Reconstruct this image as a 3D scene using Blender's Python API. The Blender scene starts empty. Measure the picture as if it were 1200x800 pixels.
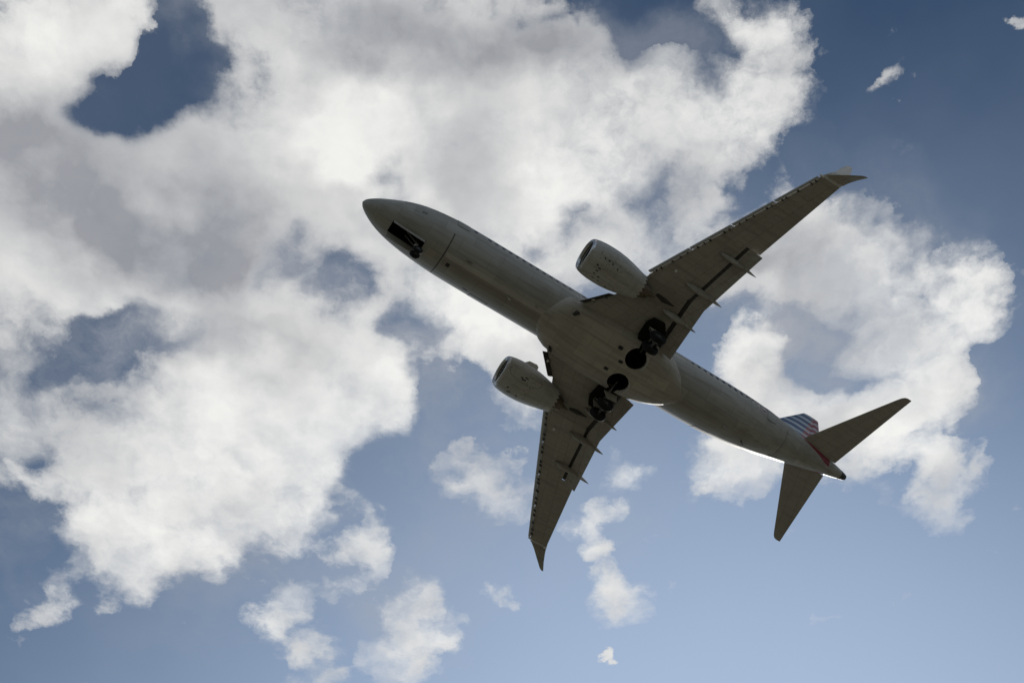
import bpy, bmesh, math, random
import numpy as np
from mathutils import Vector, Matrix

random.seed(7)
S = bpy.context.scene
COL = S.collection
RAD = math.radians

# ------------------------------------------------------------------ camera
ELEV = 62.0                      # set from the aircraft fit below
cam_d = bpy.data.cameras.new("camera")
cam = bpy.data.objects.new("camera", cam_d)
COL.objects.link(cam)
cam_d.sensor_width = 36.0
cam_d.lens = 39.0
cam_d.clip_end = 40000.0
cam.location = (0, 0, 1.7)
S.camera = cam

# how the aircraft flies past (rows: camera right, camera down, view, in aircraft axes forward/port/up)
r1 = np.array([-0.8433037886434571, 0.5363341968125981, 0.03701176408959014])
r2 = np.array([-0.4930551640164974, -0.7441292929415663, -0.4509079487958787])
r3 = np.array([-0.21429261605630837, -0.39850122296274726, 0.8918027534335549])
PITCH = math.atan2(0.0370, 0.8433)          # nose-up attitude on approach, 2.5 degrees
up_b = np.array([math.sin(PITCH), 0, math.cos(PITCH)])
xw = r1 - up_b * (r1 @ up_b); xw /= np.linalg.norm(xw)
yw = np.cross(up_b, xw)
MW = np.stack([xw, yw, up_b])               # aircraft axes -> world axes
ELEV = math.degrees(math.asin(r3 @ up_b))
cam.rotation_euler = (RAD(90 + ELEV), 0, 0)
CAM_B = np.array([2.63219208, 25.66217546, -64.78573037])   # where the photographer stands, aircraft axes

# ------------------------------------------------------------------ sun, sky, exposure
SUN_EL, SUN_AZ = 33.5, 12.0       # azimuth measured from +Y towards +X
sun_d = bpy.data.lights.new("sun", 'SUN')
sun_d.energy = 2.7
sun_d.angle = RAD(0.53)
sun_d.color = (1.0, 0.95, 0.88)
sun = bpy.data.objects.new("sun", sun_d)
COL.objects.link(sun)
sd = Vector((math.sin(RAD(SUN_AZ)) * math.cos(RAD(SUN_EL)), math.cos(RAD(SUN_AZ)) * math.cos(RAD(SUN_EL)), math.sin(RAD(SUN_EL))))
sun.rotation_euler = sd.to_track_quat('Z', 'Y').to_euler()
sun.location = (0, 0, 300)

S.view_settings.view_transform = 'Standard'
S.view_settings.look = 'None'
S.view_settings.gamma = 1.0
S.view_settings.exposure = 0.0
S.view_settings.use_curve_mapping = False

world = bpy.data.worlds.new("World")
S.world = world
world.use_nodes = True
WT = world.node_tree
WT.nodes.clear()


class NG:
    """small helper that writes node maths as expressions"""
    def __init__(self, tree): self.t = tree
    def new(self, kind, **kw):
        n = self.t.nodes.new(kind)
        for k, v in kw.items(): setattr(n, k, v)
        return n
    def put(self, sock, v):
        if hasattr(v, 'is_output'): self.t.links.new(v, sock)
        elif v is not None: sock.default_value = v
    def m(self, op, a, b=None, c=None, clamp=False):
        n = self.new('ShaderNodeMath', operation=op, use_clamp=clamp)
        for i, v in enumerate((a, b, c)):
            if v is not None: self.put(n.inputs[i], v)
        return n.outputs[0]
    def v(self, op, a, b=None, scale=None):
        n = self.new('ShaderNodeVectorMath', operation=op)
        self.put(n.inputs[0], a)
        if b is not None: self.put(n.inputs[1], b)
        if scale is not None: self.put(n.inputs['Scale'], scale)
        return n.outputs['Value'] if op in ('LENGTH', 'DOT_PRODUCT') else n.outputs[0]
    def sep(self, a):
        n = self.new('ShaderNodeSeparateXYZ'); self.put(n.inputs[0], a); return n.outputs
    def comb(self, x=0., y=0., z=0.):
        n = self.new('ShaderNodeCombineXYZ')
        for i, q in enumerate((x, y, z)): self.put(n.inputs[i], q)
        return n.outputs[0]
    def mapping(self, vec, loc=(0, 0, 0), rot=(0, 0, 0), sc=(1, 1, 1), kind='POINT'):
        n = self.new('ShaderNodeMapping', vector_type=kind)
        self.put(n.inputs[0], vec)
        n.inputs['Location'].default_value = loc; n.inputs['Rotation'].default_value = rot; n.inputs['Scale'].default_value = sc
        return n.outputs[0]
    def noise(self, vec, scale, detail=4., rough=.5, dist=0., lac=2., color=False):
        n = self.new('ShaderNodeTexNoise')
        self.put(n.inputs['Vector'], vec)
        n.inputs['Scale'].default_value = scale; n.inputs['Detail'].default_value = detail
        n.inputs['Roughness'].default_value = rough; n.inputs['Distortion'].default_value = dist
        n.inputs['Lacunarity'].default_value = lac
        return n.outputs['Color'] if color else n.outputs[0]
    def rng(self, x, a, b, c=0., d=1., smooth=False):
        n = self.new('ShaderNodeMapRange')
        if smooth: n.interpolation_type = 'SMOOTHSTEP'
        self.put(n.inputs[0], x)
        for i, q in enumerate((a, b, c, d)): self.put(n.inputs[1 + i], q)
        return n.outputs[0]
    def mix(self, f, a, b, mode='MIX'):
        n = self.new('ShaderNodeMix', data_type='RGBA', blend_type=mode)
        self.put(n.inputs['Factor'], f)
        for k, q in ((6, a), (7, b)):
            if isinstance(q, tuple) and len(q) == 3: q = q + (1,)
            self.put(n.inputs[k], q)
        return n.outputs[2]

# cloud deck: (x, y, radius, radius, turn, amount, core) on a level sheet one unit above the viewer
COVER = [
    (-0.4404, 0.3783, 0.2424, 0.1966, 129.8, 1.2, 0.3),
    (-0.1413, 0.295, 0.2832, 0.192, -3.2, 1.2, 0.4),
    (0.0399, 0.3276, 0.1736, 0.1592, 83.4, 1, 0.4),
    (0.1514, 0.3276, 0.1266, 0.117, 57.4, 0.9, 0.3),
    (-0.3262, 0.6994, 0.2574, 0.1788, 160.5, 1.1, 0.35),
    (-0.2246, 0.6069, 0.154, 0.1249, -10.4, 0.8, 0.3),
    (-0.0348, 0.5257, 0.1584, 0.1018, -154.8, 1.1, 0.4),
    (-0.4074, 0.2103, 0.1226, 0.0802, -8.8, 0.8, 0.3),
    (0.1983, 0.2327, 0.085, 0.0746, 64.3, 1, 0.3),
    (0.2286, 0.3031, 0.0803, 0.0594, 86, 0.7, 0.2),
    (-0.5187, 0.6388, 0.1352, 0.0957, 114.6, 0.6, 0.3),
    (-0.4475, 0.8114, 0.1095, 0.0841, -15.1, 0.6, 0.3),
    (0.3863, 0.4966, 0.1329, 0.1039, 169.8, 0.8, 0.2),
    (0.2933, 0.4404, 0.1013, 0.068, 6.1, 0.8, 0.2),
    (0.2712, 0.5809, 0.0685, 0.06, 25.3, 1.1, 0.3),
    (0.3353, 0.628, 0.0812, 0.0709, 36.7, 0.9, 0.3),
    (0.392, 0.586, 0.1009, 0.0861, 41.4, 0.8, 0.3),
    (0.4617, 0.487, 0.0739, 0.0495, 69.3, 0.7, 0.2),
    (0.2423, 0.6994, 0.0829, 0.0692, 13.2, 0.99, 0.2),
    (0.4591, 0.7396, 0.0834, 0.0698, 44.9, 0.5, 0.1),
    (0.3982, 0.6826, 0.0845, 0.0605, 9.9, 0.5, 0.2),
    (0.2712, 0.3957, 0.0592, 0.0512, 24.6, 0.5, 0.2),
    (-0.0186, 0.6994, 0.0699, 0.0542, -0.6, 0.69, 0.1),
    (0.1129, 0.6803, 0.0491, 0.0388, 83.2, 0.62, 0.1),
    (0.0858, 0.7571, 0.0503, 0.0403, 133, 0.6, 0.1),
    (0.0876, 0.8138, 0.0396, 0.0368, 75.6, 0.58, 0.1),
    (0.1159, 0.8847, 0.0579, 0.0552, 57.3, 0.8, 0.1),
    (0.1183, 0.9662, 0.0139, 0.0132, 61.4, 1.1, 0.2),
    (-0.11, 0.8873, 0.0821, 0.0629, 95.6, 0.62, 0.1),
    (-0.1338, 0.9676, 0.087, 0.0565, 94.7, 0.52, 0.1),
    (-0.0098, 0.8425, 0.0437, 0.0336, 74.2, 0.47, 0.1),
    (-0.2771, 0.9069, 0.0878, 0.0487, 113.4, 0.58, 0.1),
    (-0.246, 0.9787, 0.0662, 0.0501, 127.5, 0.56, 0.1),
    (-0.1795, 0.8052, 0.0739, 0.0309, 101.5, 0.42, 0.1),
    (-0.2061, 0.8615, 0.0464, 0.0392, 105.6, 0.3, 0.1),
    (-0.2061, 0.9997, 0.0314, 0.0252, -7.7, 0.8, 0.2),
    (-0.5401, 0.8615, 0.0637, 0.0404, 142.1, 0.53, 0.1),
    (0.3611, 0.2759, 0.0289, 0.0152, 122.2, 0.52, 0.1),
    (0.4507, 0.2044, 0.0183, 0.0102, 72, 0.8, 0.2),
    (0.4613, 0.5758, 0.0635, 0.0429, 69.8, 0.25, 0.2),
    (-0.2957, 0.4589, 0.2202, 0.111, -2.5, 1, 0.3),
    (0.0168, 0.4404, 0.1592, 0.1004, 0.3, 0.6, 0.2),
    (-0.1571, 0.5355, 0.1053, 0.0886, -9.4, 0.5, 0.2),
    (0.1815, 0.4045, 0.0917, 0.0788, 13.8, 0.35, 0.1),
    (0.1357, 0.4682, 0.102, 0.0747, 3.9, 0.3, 0.1),
    (0.2587, 0.4682, 0.0738, 0.064, 22.3, 0.55, 0.2),
    (-0.1425, 0.4404, 0.0857, 0.0804, -35.2, 0.4, 0.1),
    (-0.1393, 0.6069, 0.0842, 0.0538, 95.5, 0.35, 0.2),
    (0.2479, 0.487, 0.0722, 0.0548, 75.5, 0.4, 0.1),
    (0.3764, 0.6605, 0.057, 0.0476, 23.9, 0.2, 0.1),
    (0.4602, 0.7454, 0.0632, 0.0527, 46.8, 0.25, 0.1),
    (0.3041, 0.4589, 0.0934, 0.0554, 4.1, 0.25, 0),
    (0.2992, 0.5208, 0.0699, 0.0485, 6.8, 0.35, 0),
    (-0.5032, 0.6069, 0.0555, 0.0408, -15.2, 0.2, 0),
]
GREY = [
    (-0.076, 0.2252, 0.1976, 0.0826, -0.4, 0.35, 0.2),
    (-0.0311, 0.2712, 0.0932, 0.047, -0.3, 0.2, 0.2),
    (-0.2044, 0.2177, 0.1006, 0.0763, -7.8, 0.324, 0),
    (-0.4509, 0.3112, 0.1404, 0.0742, -4.7, 0.36, 0),
    (-0.3389, 0.4089, 0.1828, 0.1016, -3.9, 0.302, 0),
    (-0.3132, 0.4635, 0.1635, 0.0829, 166, 0.288, 0),
    (-0.4282, 0.4001, 0.1101, 0.0696, -7.5, 0.18, 0),
    (-0.0484, 0.3526, 0.0968, 0.0634, -0.9, 0.32, 0.2),
    (-0.3549, 0.5758, 0.1908, 0.0686, 169.4, 0.36, 0),
    (-0.4823, 0.6388, 0.1118, 0.0732, -8.7, 0.288, 0),
    (-0.2612, 0.5306, 0.1151, 0.0512, -1.5, 0.216, 0),
    (-0.2544, 0.4682, 0.1121, 0.0532, -1.8, 0.144, 0),
    (-0.13, 0.3696, 0.0522, 0.0481, 114.6, 0.25, 0.1),
    (0.0689, 0.2403, 0.0689, 0.0533, 2.8, 0.4, 0.1),
    (0.3128, 0.5257, 0.0791, 0.0583, 9.3, 0.3, 0.1),
    (0.4564, 0.7513, 0.0753, 0.0624, 51.4, 0.35, 0.1),
    (0.2296, 0.2403, 0.0617, 0.0454, 7.5, 0.2, 0.1),
    (0.3822, 0.6388, 0.0826, 0.0534, 6.4, 0.15, 0.1),
    (0.1094, 0.4496, 0.101, 0.0552, 1.2, 0.2, 0.1),
    (-0.4225, 0.2103, 0.0837, 0.044, -4.6, -0.12, 0.2),
    (-0.1594, 0.3276, 0.096, 0.074, -6.2, -0.2, 0.2),
    (0.0564, 0.3526, 0.093, 0.0725, 86.3, -0.18, 0.2),
    (-0.2397, 0.6715, 0.194, 0.1103, -2.6, -0.22, 0.2),
    (-0.0259, 0.5062, 0.1121, 0.0966, -1.8, -0.2, 0.2),
    (-0.4126, 0.775, 0.1445, 0.0715, -2.9, -0.15, 0.2),
    (0.1906, 0.3193, 0.0761, 0.0693, 53.6, -0.18, 0.2),
    (0.2762, 0.586, 0.0809, 0.0614, 9, -0.2, 0.2),
    (0.233, 0.6994, 0.075, 0.0562, 6.8, -0.22, 0.2),
    (0.4181, 0.4823, 0.0864, 0.0561, 7.7, -0.18, 0.2),
    (-0.2373, 0.3112, 0.0636, 0.0405, -4.3, -0.1, 0.2),
    (-0.3423, 0.4314, 0.2028, 0.1038, -3.1, 0.108, 0),
    (-0.0905, 0.2103, 0.2113, 0.0666, -0.3, 0.12, 0.2),
    (-0.4509, 0.3112, 0.1494, 0.083, -5.4, 0.072, 0),
    (-0.3549, 0.5758, 0.1908, 0.0686, 169.4, 0.086, 0),
    (-0.0757, 0.2177, 0.212, 0.0671, -0.2, 0.12, 0.2),
    (-0.4526, 0.3193, 0.133, 0.0832, -8, 0.086, 0),
    (-0.352, 0.4404, 0.1851, 0.0937, -3, 0.086, 0),
    (-0.4023, 0.4404, 0.0846, 0.0618, -12.3, 0.072, 0),
    (0.2799, 0.4682, 0.0803, 0.0712, 38.5, 0.3, 0.1),
    (0.3324, 0.6069, 0.0546, 0.0414, 11, 0.2, 0.1),
    (0.4525, 0.5758, 0.0646, 0.0506, 60, 0.2, 0.1),
    (0.1555, 0.3869, 0.0531, 0.0483, 64.6, 0.25, 0.1),
    (-0.3574, 0.3696, 0.2992, 0.2139, -10.1, 0.101, 0),
    (0.1794, 0.3783, 0.1006, 0.0925, 33.9, 0.12, 0.1),
    (0.1774, 0.3526, 0.1225, 0.1084, 18.1, 0.1, 0),
    (0.3578, 0.5355, 0.1338, 0.1065, 16.3, 0.1, 0),
    (-0.3507, 0.3783, 0.2634, 0.1713, -6.7, 0.2, 0),
    (-0.4414, 0.3031, 0.1225, 0.0935, -18.8, 0.12, 0),
    (-0.3197, 0.4496, 0.144, 0.0914, -5.4, 0.15, 0),
    (-0.0606, 0.2177, 0.212, 0.0745, -0.2, 0.1, 0),
    (-0.2397, 0.6715, 0.2035, 0.1322, -4, -0.16, 0),
    (-0.0259, 0.5062, 0.1293, 0.1159, -2.5, -0.14, 0),
    (-0.1594, 0.3276, 0.1122, 0.0904, -7.9, -0.16, 0),
    (0.0403, 0.3526, 0.1183, 0.0967, 86.9, -0.14, 0),
    (0.2673, 0.586, 0.0819, 0.0707, 20.9, -0.1, 0),
    (0.4087, 0.4776, 0.1033, 0.0653, 6.9, -0.14, 0),
    (-0.4353, 0.3526, 0.1098, 0.0894, 131.3, -0.05, 0),
    (-0.2802, 0.7051, 0.2435, 0.1358, -2.8, -0.12, 0),
    (-0.1424, 0.3112, 0.1268, 0.0893, -3.7, -0.08, 0),
    (-0.0172, 0.4966, 0.1054, 0.103, 99.1, -0.08, 0),
    (-0.424, 0.2177, 0.0844, 0.0515, -7.2, -0.05, 0),
]
VEIL = [
    (-0.262, 0.3869, 0.4945, 0.3462, -6.5, 0.6, 0.4),
    (0.3578, 0.5355, 0.2299, 0.1973, 33.7, 0.45, 0.3),
    (0.0998, 0.4223, 0.2207, 0.2113, 42.9, 0.4, 0.2),
    (-0.2614, 0.7991, 0.3207, 0.2065, -4, 0.3, 0.2),
    (0.1151, 0.775, 0.1678, 0.1054, 85.9, 0.2, 0.2),
    (-0.0278, 0.6826, 0.1204, 0.0892, -0.8, 0.25, 0.2),
    (-0.1218, 0.9269, 0.1238, 0.1184, -37.4, 0.2, 0.2),
    (-0.3161, 0.2557, 0.0881, 0.0744, -26.4, -0.6, 0.3),
    (-0.4751, 0.5555, 0.091, 0.0525, 142.7, -0.3, 0.2),
    (-0.4399, 0.5555, 0.1281, 0.0719, 147.7, 0.55, 0.2),
    (-0.1785, 0.4729, 0.0937, 0.0655, -4.2, 0.4, 0.2),
    (0.2955, 0.5257, 0.08, 0.0672, 19.2, 0.35, 0.2),
    (-0.1065, 0.5758, 0.0822, 0.0707, 99.7, 0.4, 0.2),
    (0.1332, 0.229, 0.0611, 0.0451, 4.4, 0.25, 0.2),
    (0.0994, 0.4134, 0.0912, 0.0712, 3.9, 0.35, 0.2),
    (-0.5469, 0.775, 0.0943, 0.0767, -37.9, 0.35, 0.2),
    (-0.2485, 0.2712, 0.0745, 0.0662, 134.3, 0.3, 0.2),
    (-0.3897, 0.2791, 0.0516, 0.043, 135.5, 0.3, 0.2),
    (-0.0637, 0.6388, 0.082, 0.0646, -2.4, 0.3, 0.1),
    (0.4492, 0.6069, 0.1197, 0.0866, 67.4, 0.3, 0.1),
    (0.2741, 0.3526, 0.053, 0.0463, 53.4, 0.3, 0.1),
]
SOFT = [
    (-0.3249, 0.3696, 0.2738, 0.2184, -16, 0.75, 0.2),
    (-0.0633, 0.3112, 0.1745, 0.1623, -10.9, 0.5, 0.2),
    (-0.2457, 0.6388, 0.2011, 0.1393, -5.3, 0.5, 0.2),
]
GAPS = [
    (-0.3161, 0.2557, 0.089, 0.0738, 143.9, -1.4, 0),
    (-0.3696, 0.2752, 0.0481, 0.0382, -19.1, -0.35, 0),
    (-0.291, 0.214, 0.0684, 0.0517, 109.2, -0.5, 0),
    (-0.4769, 0.5737, 0.0874, 0.0317, 143.2, -0.62, 0),
    (-0.4122, 0.5375, 0.0876, 0.0338, 149.1, -0.6, 0),
    (-0.2102, 0.4663, 0.0787, 0.0384, 137.4, -0.85, 0),
    (-0.1584, 0.4776, 0.0634, 0.0585, 120.1, -1, 0),
    (-0.0992, 0.5505, 0.0903, 0.057, 93.9, -0.95, 0),
    (0.1334, 0.2312, 0.0726, 0.0542, 4.6, -1.15, 0),
    (0.0497, 0.4152, 0.0497, 0.0357, 1.3, -0.7, 0),
    (0.1394, 0.3913, 0.0648, 0.0532, 158.9, -0.7, 0),
    (-0.5163, 0.6715, 0.0444, 0.0363, -39.4, -0.6, 0),
    (-0.5626, 0.781, 0.0622, 0.0502, -33.4, -0.7, 0),
    (-0.077, 0.628, 0.0544, 0.0427, -2.8, -0.8, 0),
    (0.3091, 0.5306, 0.0525, 0.0333, 5.1, -0.45, 0),
    (0.3409, 0.5707, 0.0489, 0.0398, 17.6, -0.65, 0),
    (0.4771, 0.5656, 0.0624, 0.0514, 38, -0.7, 0),
    (0.0301, 0.2029, 0.0526, 0.0257, 0.3, -0.6, 0),
    (-0.1297, 0.3654, 0.0343, 0.0194, 94.9, -0.5, 0),
    (0.221, 0.3869, 0.0527, 0.0325, 80.9, -0.3, 0),
    (-0.3439, 0.214, 0.0424, 0.0328, 114.9, 0.5, 0),
    (-0.2015, 0.775, 0.0483, 0.0381, 101.7, -0.5, 0),
    (-0.1495, 0.7051, 0.0684, 0.0558, 100, -0.5, 0),
    (-0.2541, 0.8237, 0.0392, 0.0248, -3.6, -0.2, 0),
    (0.4761, 0.5605, 0.057, 0.0469, 35.5, -0.4, 0),
    (0.3131, 0.5276, 0.0526, 0.0351, 6.2, -0.3, 0),
    (0.152, 0.3358, 0.154, 0.1396, 20.4, -0.4, 0),
    (0.349, 0.5355, 0.1713, 0.1437, 23.7, -0.25, 0),
    (0.0167, 0.4314, 0.1002, 0.0815, 0.8, -0.2, 0),
    (0.142, 0.83, 0.0393, 0.0323, 6.4, -0.35, 0),
    (0.1295, 0.775, 0.036, 0.0287, 82.3, -0.25, 0),
    (0.2067, 0.2403, 0.0699, 0.06, 17.1, -0.2, 0),
    (-0.3053, 0.4682, 0.1022, 0.0559, -3.2, -0.2, 0),
    (0.3239, 0.2066, 0.0531, 0.0329, 5.7, -0.7, 0),
    (0.3079, 0.5208, 0.035, 0.0252, 8.2, -0.2, 0),
    (0.4103, 0.6715, 0.0741, 0.0396, 3.7, -0.35, 0),
    (0.4963, 0.6174, 0.067, 0.0513, 60.1, -0.3, 0),
]

def build_sky():
    g = NG(WT)
    co = g.new('ShaderNodeTexCoord').outputs['Generated']
    d = g.sep(co)
    dz = g.m('MAXIMUM', d[2], 0.06)
    p = g.comb(g.m('DIVIDE', d[0], dz), g.m('DIVIDE', d[1], dz), 0.)
    # ragged edges: the deck coordinates wander before the masses are read
    w1 = g.v('SUBTRACT', g.noise(p, 5.5, 3, .55, color=True), (.5, .5, .5))
    w2 = g.v('SUBTRACT', g.noise(p, 17., 6, .62, color=True), (.5, .5, .5))
    def field(rows, vec):
        acc = None
        for (x, y, rx, ry, rot, w, core) in rows:
            if acc is not None:      # read the masses one after the other
                k = g.new('ShaderNodeVectorMath', operation='MULTIPLY_ADD')
                g.put(k.inputs[0], acc); k.inputs[1].default_value = (1e-9,) * 3; g.put(k.inputs[2], vec)
                vec = k.outputs[0]
            q = g.mapping(vec, (x, y, 0), (0, 0, RAD(rot)), (rx, ry, 1), 'TEXTURE')
            a = g.rng(g.v('LENGTH', q), 1.0, core, 0., w, True)
            acc = a if acc is None else g.m('ADD', acc, a)
        return acc
    p1 = g.v('ADD', p, g.v('SCALE', w1, scale=.15))
    crisp = g.m('SUBTRACT', 1., g.m('MINIMUM', field(SOFT, p1), .85))     # the near masses are out of focus and soft
    pw = g.v('ADD', p1, g.v('SCALE', w2, scale=g.m('ADD', .035, g.m('MULTIPLY', crisp, .06))))
    ph = g.v('ADD', p, g.v('ADD', g.v('SCALE', w1, scale=.22), g.v('SCALE', w2, scale=.06)))
    pg = g.v('ADD', p, g.v('ADD', g.v('SCALE', w1, scale=.26), g.v('SCALE', w2, scale=.08)))

    cover = g.m('ADD', g.m('MINIMUM', field(COVER, pw), 1.0), field(GAPS, ph))
    grey = field(GREY, pg)
    mist = field(VEIL, pg)
    # scattered fair-weather cloud for the rest of the sky
    far = g.v('LENGTH', g.v('SUBTRACT', p, (0., .53, 0.)))
    rest = g.m('MULTIPLY', g.rng(g.noise(p, 1.6, 3, .5), .5, .62, 0., 1., True), g.rng(far, .62, .95, 0., 1., True))
    cover = g.m('ADD', cover, rest)

    pf = g.v('ADD', p, g.v('SCALE', w2, scale=g.m('MULTIPLY', crisp, .05)))
    n1 = g.noise(pf, 7., 12, .58)
    n2 = g.noise(pf, 26., 9, .62)
    n = g.m('ADD', g.m('MULTIPLY', g.m('SUBTRACT', n1, .5), g.m('ADD', 2.6, g.m('MULTIPLY', crisp, 1.5))), g.m('MULTIPLY', g.m('SUBTRACT', n2, .5), g.m('MULTIPLY', crisp, 1.7)))
    clear = g.rng(cover, .0, .10, .30, 0., True)      # nothing forms in the open blue
    dens = g.m('SUBTRACT', g.m('SUBTRACT', g.m('ADD', cover, n), .26), clear)
    tau = g.m('MULTIPLY', g.m('POWER', g.m('MAXIMUM', dens, 0.), 1.5), g.m('ADD', 1.35, g.m('MULTIPLY', crisp, .7)))
    # thin skirts that fade out round every heap
    n3 = g.noise(pf, 10., 8, .62)
    skirt = g.rng(g.m('ADD', g.m('SUBTRACT', cover, clear), g.m('MULTIPLY', g.m('SUBTRACT', n3, .5), 2.6)), .05, 1.15, 0., .9, True)
    tau = g.m('ADD', tau, skirt)
    alpha = g.m('SUBTRACT', 1., g.m('EXPONENT', g.m('MULTIPLY', tau, -1.)))
    thick = g.rng(dens, .15, 1.1, 0., 1., True)
    # light through the cloud: thin and sun-side parts are bright, thick parts are grey
    n1s = g.noise(g.v('ADD', pf, (.022, .022, 0.)), 7., 12, .58)
    relief = g.m('MULTIPLY', g.m('SUBTRACT', n1, n1s), g.m('ADD', .35, g.m('MULTIPLY', crisp, .65)))
    sh = g.m('SUBTRACT', g.noise(pf, 5.5, 4, .5), .5)
    gr = g.m('ADD', g.m('MULTIPLY', grey, g.rng(thick, 0., 1., .6, 1.)), g.m('MULTIPLY', sh, 1.15))
    gr = g.m('ADD', gr, relief)
    gr = g.m('MINIMUM', g.m('MAXIMUM', g.m('ADD', gr, .25), -.12), .92)
    bright = (9.3, 9.25, 8.95, 1)
    dark = (2.9, 3.0, 3.3, 1)
    ccol = g.mix(gr, bright, dark)

    # thin ragged mist round the heaps
    vn = g.noise(pw, 4.5, 9, .6)
    va = g.m('MULTIPLY', mist, g.rng(vn, .36, .66, .15, 1.1, True), clamp=True)

    sky = g.new('ShaderNodeTexSky', sky_type='NISHITA')
    sky.sun_disc = False
    sky.sun_elevation = RAD(SUN_EL)
    sky.sun_rotation = RAD(SUN_AZ)
    sky.altitude = 0.0
    sky.air_density = 1.0
    sky.dust_density = 0.4
    sky.ozone_density = 1.0
    skyb = g.v('MULTIPLY', sky.outputs[0], (.40, .48, .52))
    # pale aerosol lower down the sky
    sdot = g.v('DOT_PRODUCT', co, tuple(sd))
    hz = g.m('MULTIPLY', g.m('POWER', g.rng(sdot, .70, 1.0, 0., 1.), 2.3), 1.0)
    hz = g.m('ADD', hz, g.rng(d[2], .86, .55, 0., .14, True), clamp=True)
    skyb = g.mix(hz, skyb, (3.9, 5.0, 6.9, 1))
    veil = g.noise(p, 2.2, 5, .55)
    skyc = g.mix(g.rng(veil, .4, .75, .0, .09), skyb, (5.5, 5.9, 6.6, 1))
    skyc = g.mix(va, skyc, (4.0, 4.2, 4.6, 1))
    col = g.mix(alpha, skyc, ccol)
    bg = g.new('ShaderNodeBackground')
    g.put(bg.inputs[0], col)
    bg.inputs[1].default_value = 0.1
    o = g.new('ShaderNodeOutputWorld')
    WT.links.new(bg.outputs[0], o.inputs[0])


build_sky()
world.cycles.sampling_method = 'MANUAL'
world.cycles.sample_map_resolution = 512

# ================================================================== materials
def mat(name):
    m = bpy.data.materials.new(name)
    m.use_nodes = True
    g = NG(m.node_tree)
    return m, g, m.node_tree.nodes['Principled BSDF']


def flat(name, col, rough=.5, metal=0., spec=.5, vary=.12, scale=6.):
    """plain paint, rubber or metal with a little uneven wear"""
    m, g, b = mat(name)
    oc = g.new('ShaderNodeTexCoord').outputs['Object']
    n = g.noise(oc, scale, 5, .6)
    k = g.rng(n, .3, .7, 1 - vary, 1 + vary)
    c = g.v('SCALE', tuple(col), scale=k)
    g.put(b.inputs['Base Color'], c)
    g.put(b.inputs['Roughness'], g.rng(n, .3, .7, max(.05, rough - .08), min(1, rough + .08)))
    b.inputs['Metallic'].default_value = metal
    b.inputs['Specular IOR Level'].default_value = spec
    return m


def painted(name, col, coords, bw, bh, rough=.42, streak=(.25, 4., 4.), dirt=.35, line=.55, mortar=.012, extra=None, tone=.06):
    """aircraft skin: riveted plates of slightly different tone, panel joints, and grime drawn out along the airflow"""
    m, g, b = mat(name)
    oc = g.new('ShaderNodeTexCoord').outputs['Object']
    s = g.sep(oc)
    uv = coords(g, s)
    br = g.new('ShaderNodeTexBrick')
    g.put(br.inputs['Vector'], uv)
    br.inputs['Color1'].default_value = (1 + tone,) * 3 + (1,)
    br.inputs['Color2'].default_value = (1 - tone,) * 3 + (1,)
    br.inputs['Mortar'].default_value = (line,) * 3 + (1,)
    br.inputs['Scale'].default_value = 1.
    br.inputs['Mortar Size'].default_value = mortar
    br.inputs['Mortar Smooth'].default_value = .3
    br.inputs['Brick Width'].default_value = bw
    br.inputs['Row Height'].default_value = bh
    br.offset = .37
    base = g.mix(1., tuple(col), br.outputs['Color'], 'MULTIPLY')
    sv = g.mapping(oc, sc=streak)
    n = g.noise(sv, 1., 7, .62)
    base = g.mix(g.rng(n, .48, .72, 0., dirt), base, (.16, .145, .115))
    n2 = g.noise(oc, .55, 4, .55)
    base = g.mix(g.rng(n2, .5, .7, 0., dirt * .6), base, (.22, .2, .165))
    if extra: base = extra(g, s, oc, base)
    g.put(b.inputs['Base Color'], base)
    g.put(b.inputs['Roughness'], g.rng(n, .35, .7, rough - .06, rough + .15))
    b.inputs['Specular IOR Level'].default_value = .45
    return m


def c_fus(g, s): return g.comb(s[0], g.m('MULTIPLY', g.m('ARCTAN2', s[1], g.m('SUBTRACT', ZB, s[2])), 1.9), 0.)
def c_wing(g, s): return g.comb(s[1], g.m('ADD', s[0], g.m('MULTIPLY', g.m('ABSOLUTE', s[1]), .4)), 0.)
def c_fin(g, s): return g.comb(s[2], g.m('ADD', s[0], g.m('MULTIPLY', s[2], .5)), 0.)
def c_nac(g, s): return g.comb(s[0], g.m('ADD', g.m('ABSOLUTE', s[1]), s[2]), 0.)


ZB = 3.6                          # aircraft axis above the root's origin (at wheel level)
X0 = 19.0


def L(x, y, z):                   # x aft of the nose, y to port, z above the fuselage axis -> local
    return Vector((X0 - x, y, z + ZB))


def stripe_colour(g, s):
    """slanting tail stripes: blue and silver ahead of a slanting break, red and silver behind it"""
    x = g.m('SUBTRACT', X0, s[0]); z = g.m('SUBTRACT', s[2], ZB)
    q = g.m('SUBTRACT', z, g.m('MULTIPLY', x, .10))
    fr = g.m('FRACT', g.m('DIVIDE', q, .98))
    stripe = g.m('LESS_THAN', fr, .55)
    br = g.m('SUBTRACT', g.m('SUBTRACT', x, 34.7), g.m('MULTIPLY', g.m('SUBTRACT', z, 3.), .52))
    step = g.m('MULTIPLY', g.m('FLOOR', g.m('DIVIDE', q, 1.0)), .0)
    red = g.m('GREATER_THAN', g.m('ADD', br, step), 0.)
    blue_c = g.mix(stripe, (.36, .45, .52), (.012, .05, .16))
    red_c = g.mix(stripe, (.42, .38, .41), (.22, .02, .035))
    return g.mix(red, blue_c, red_c), x, z


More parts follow.
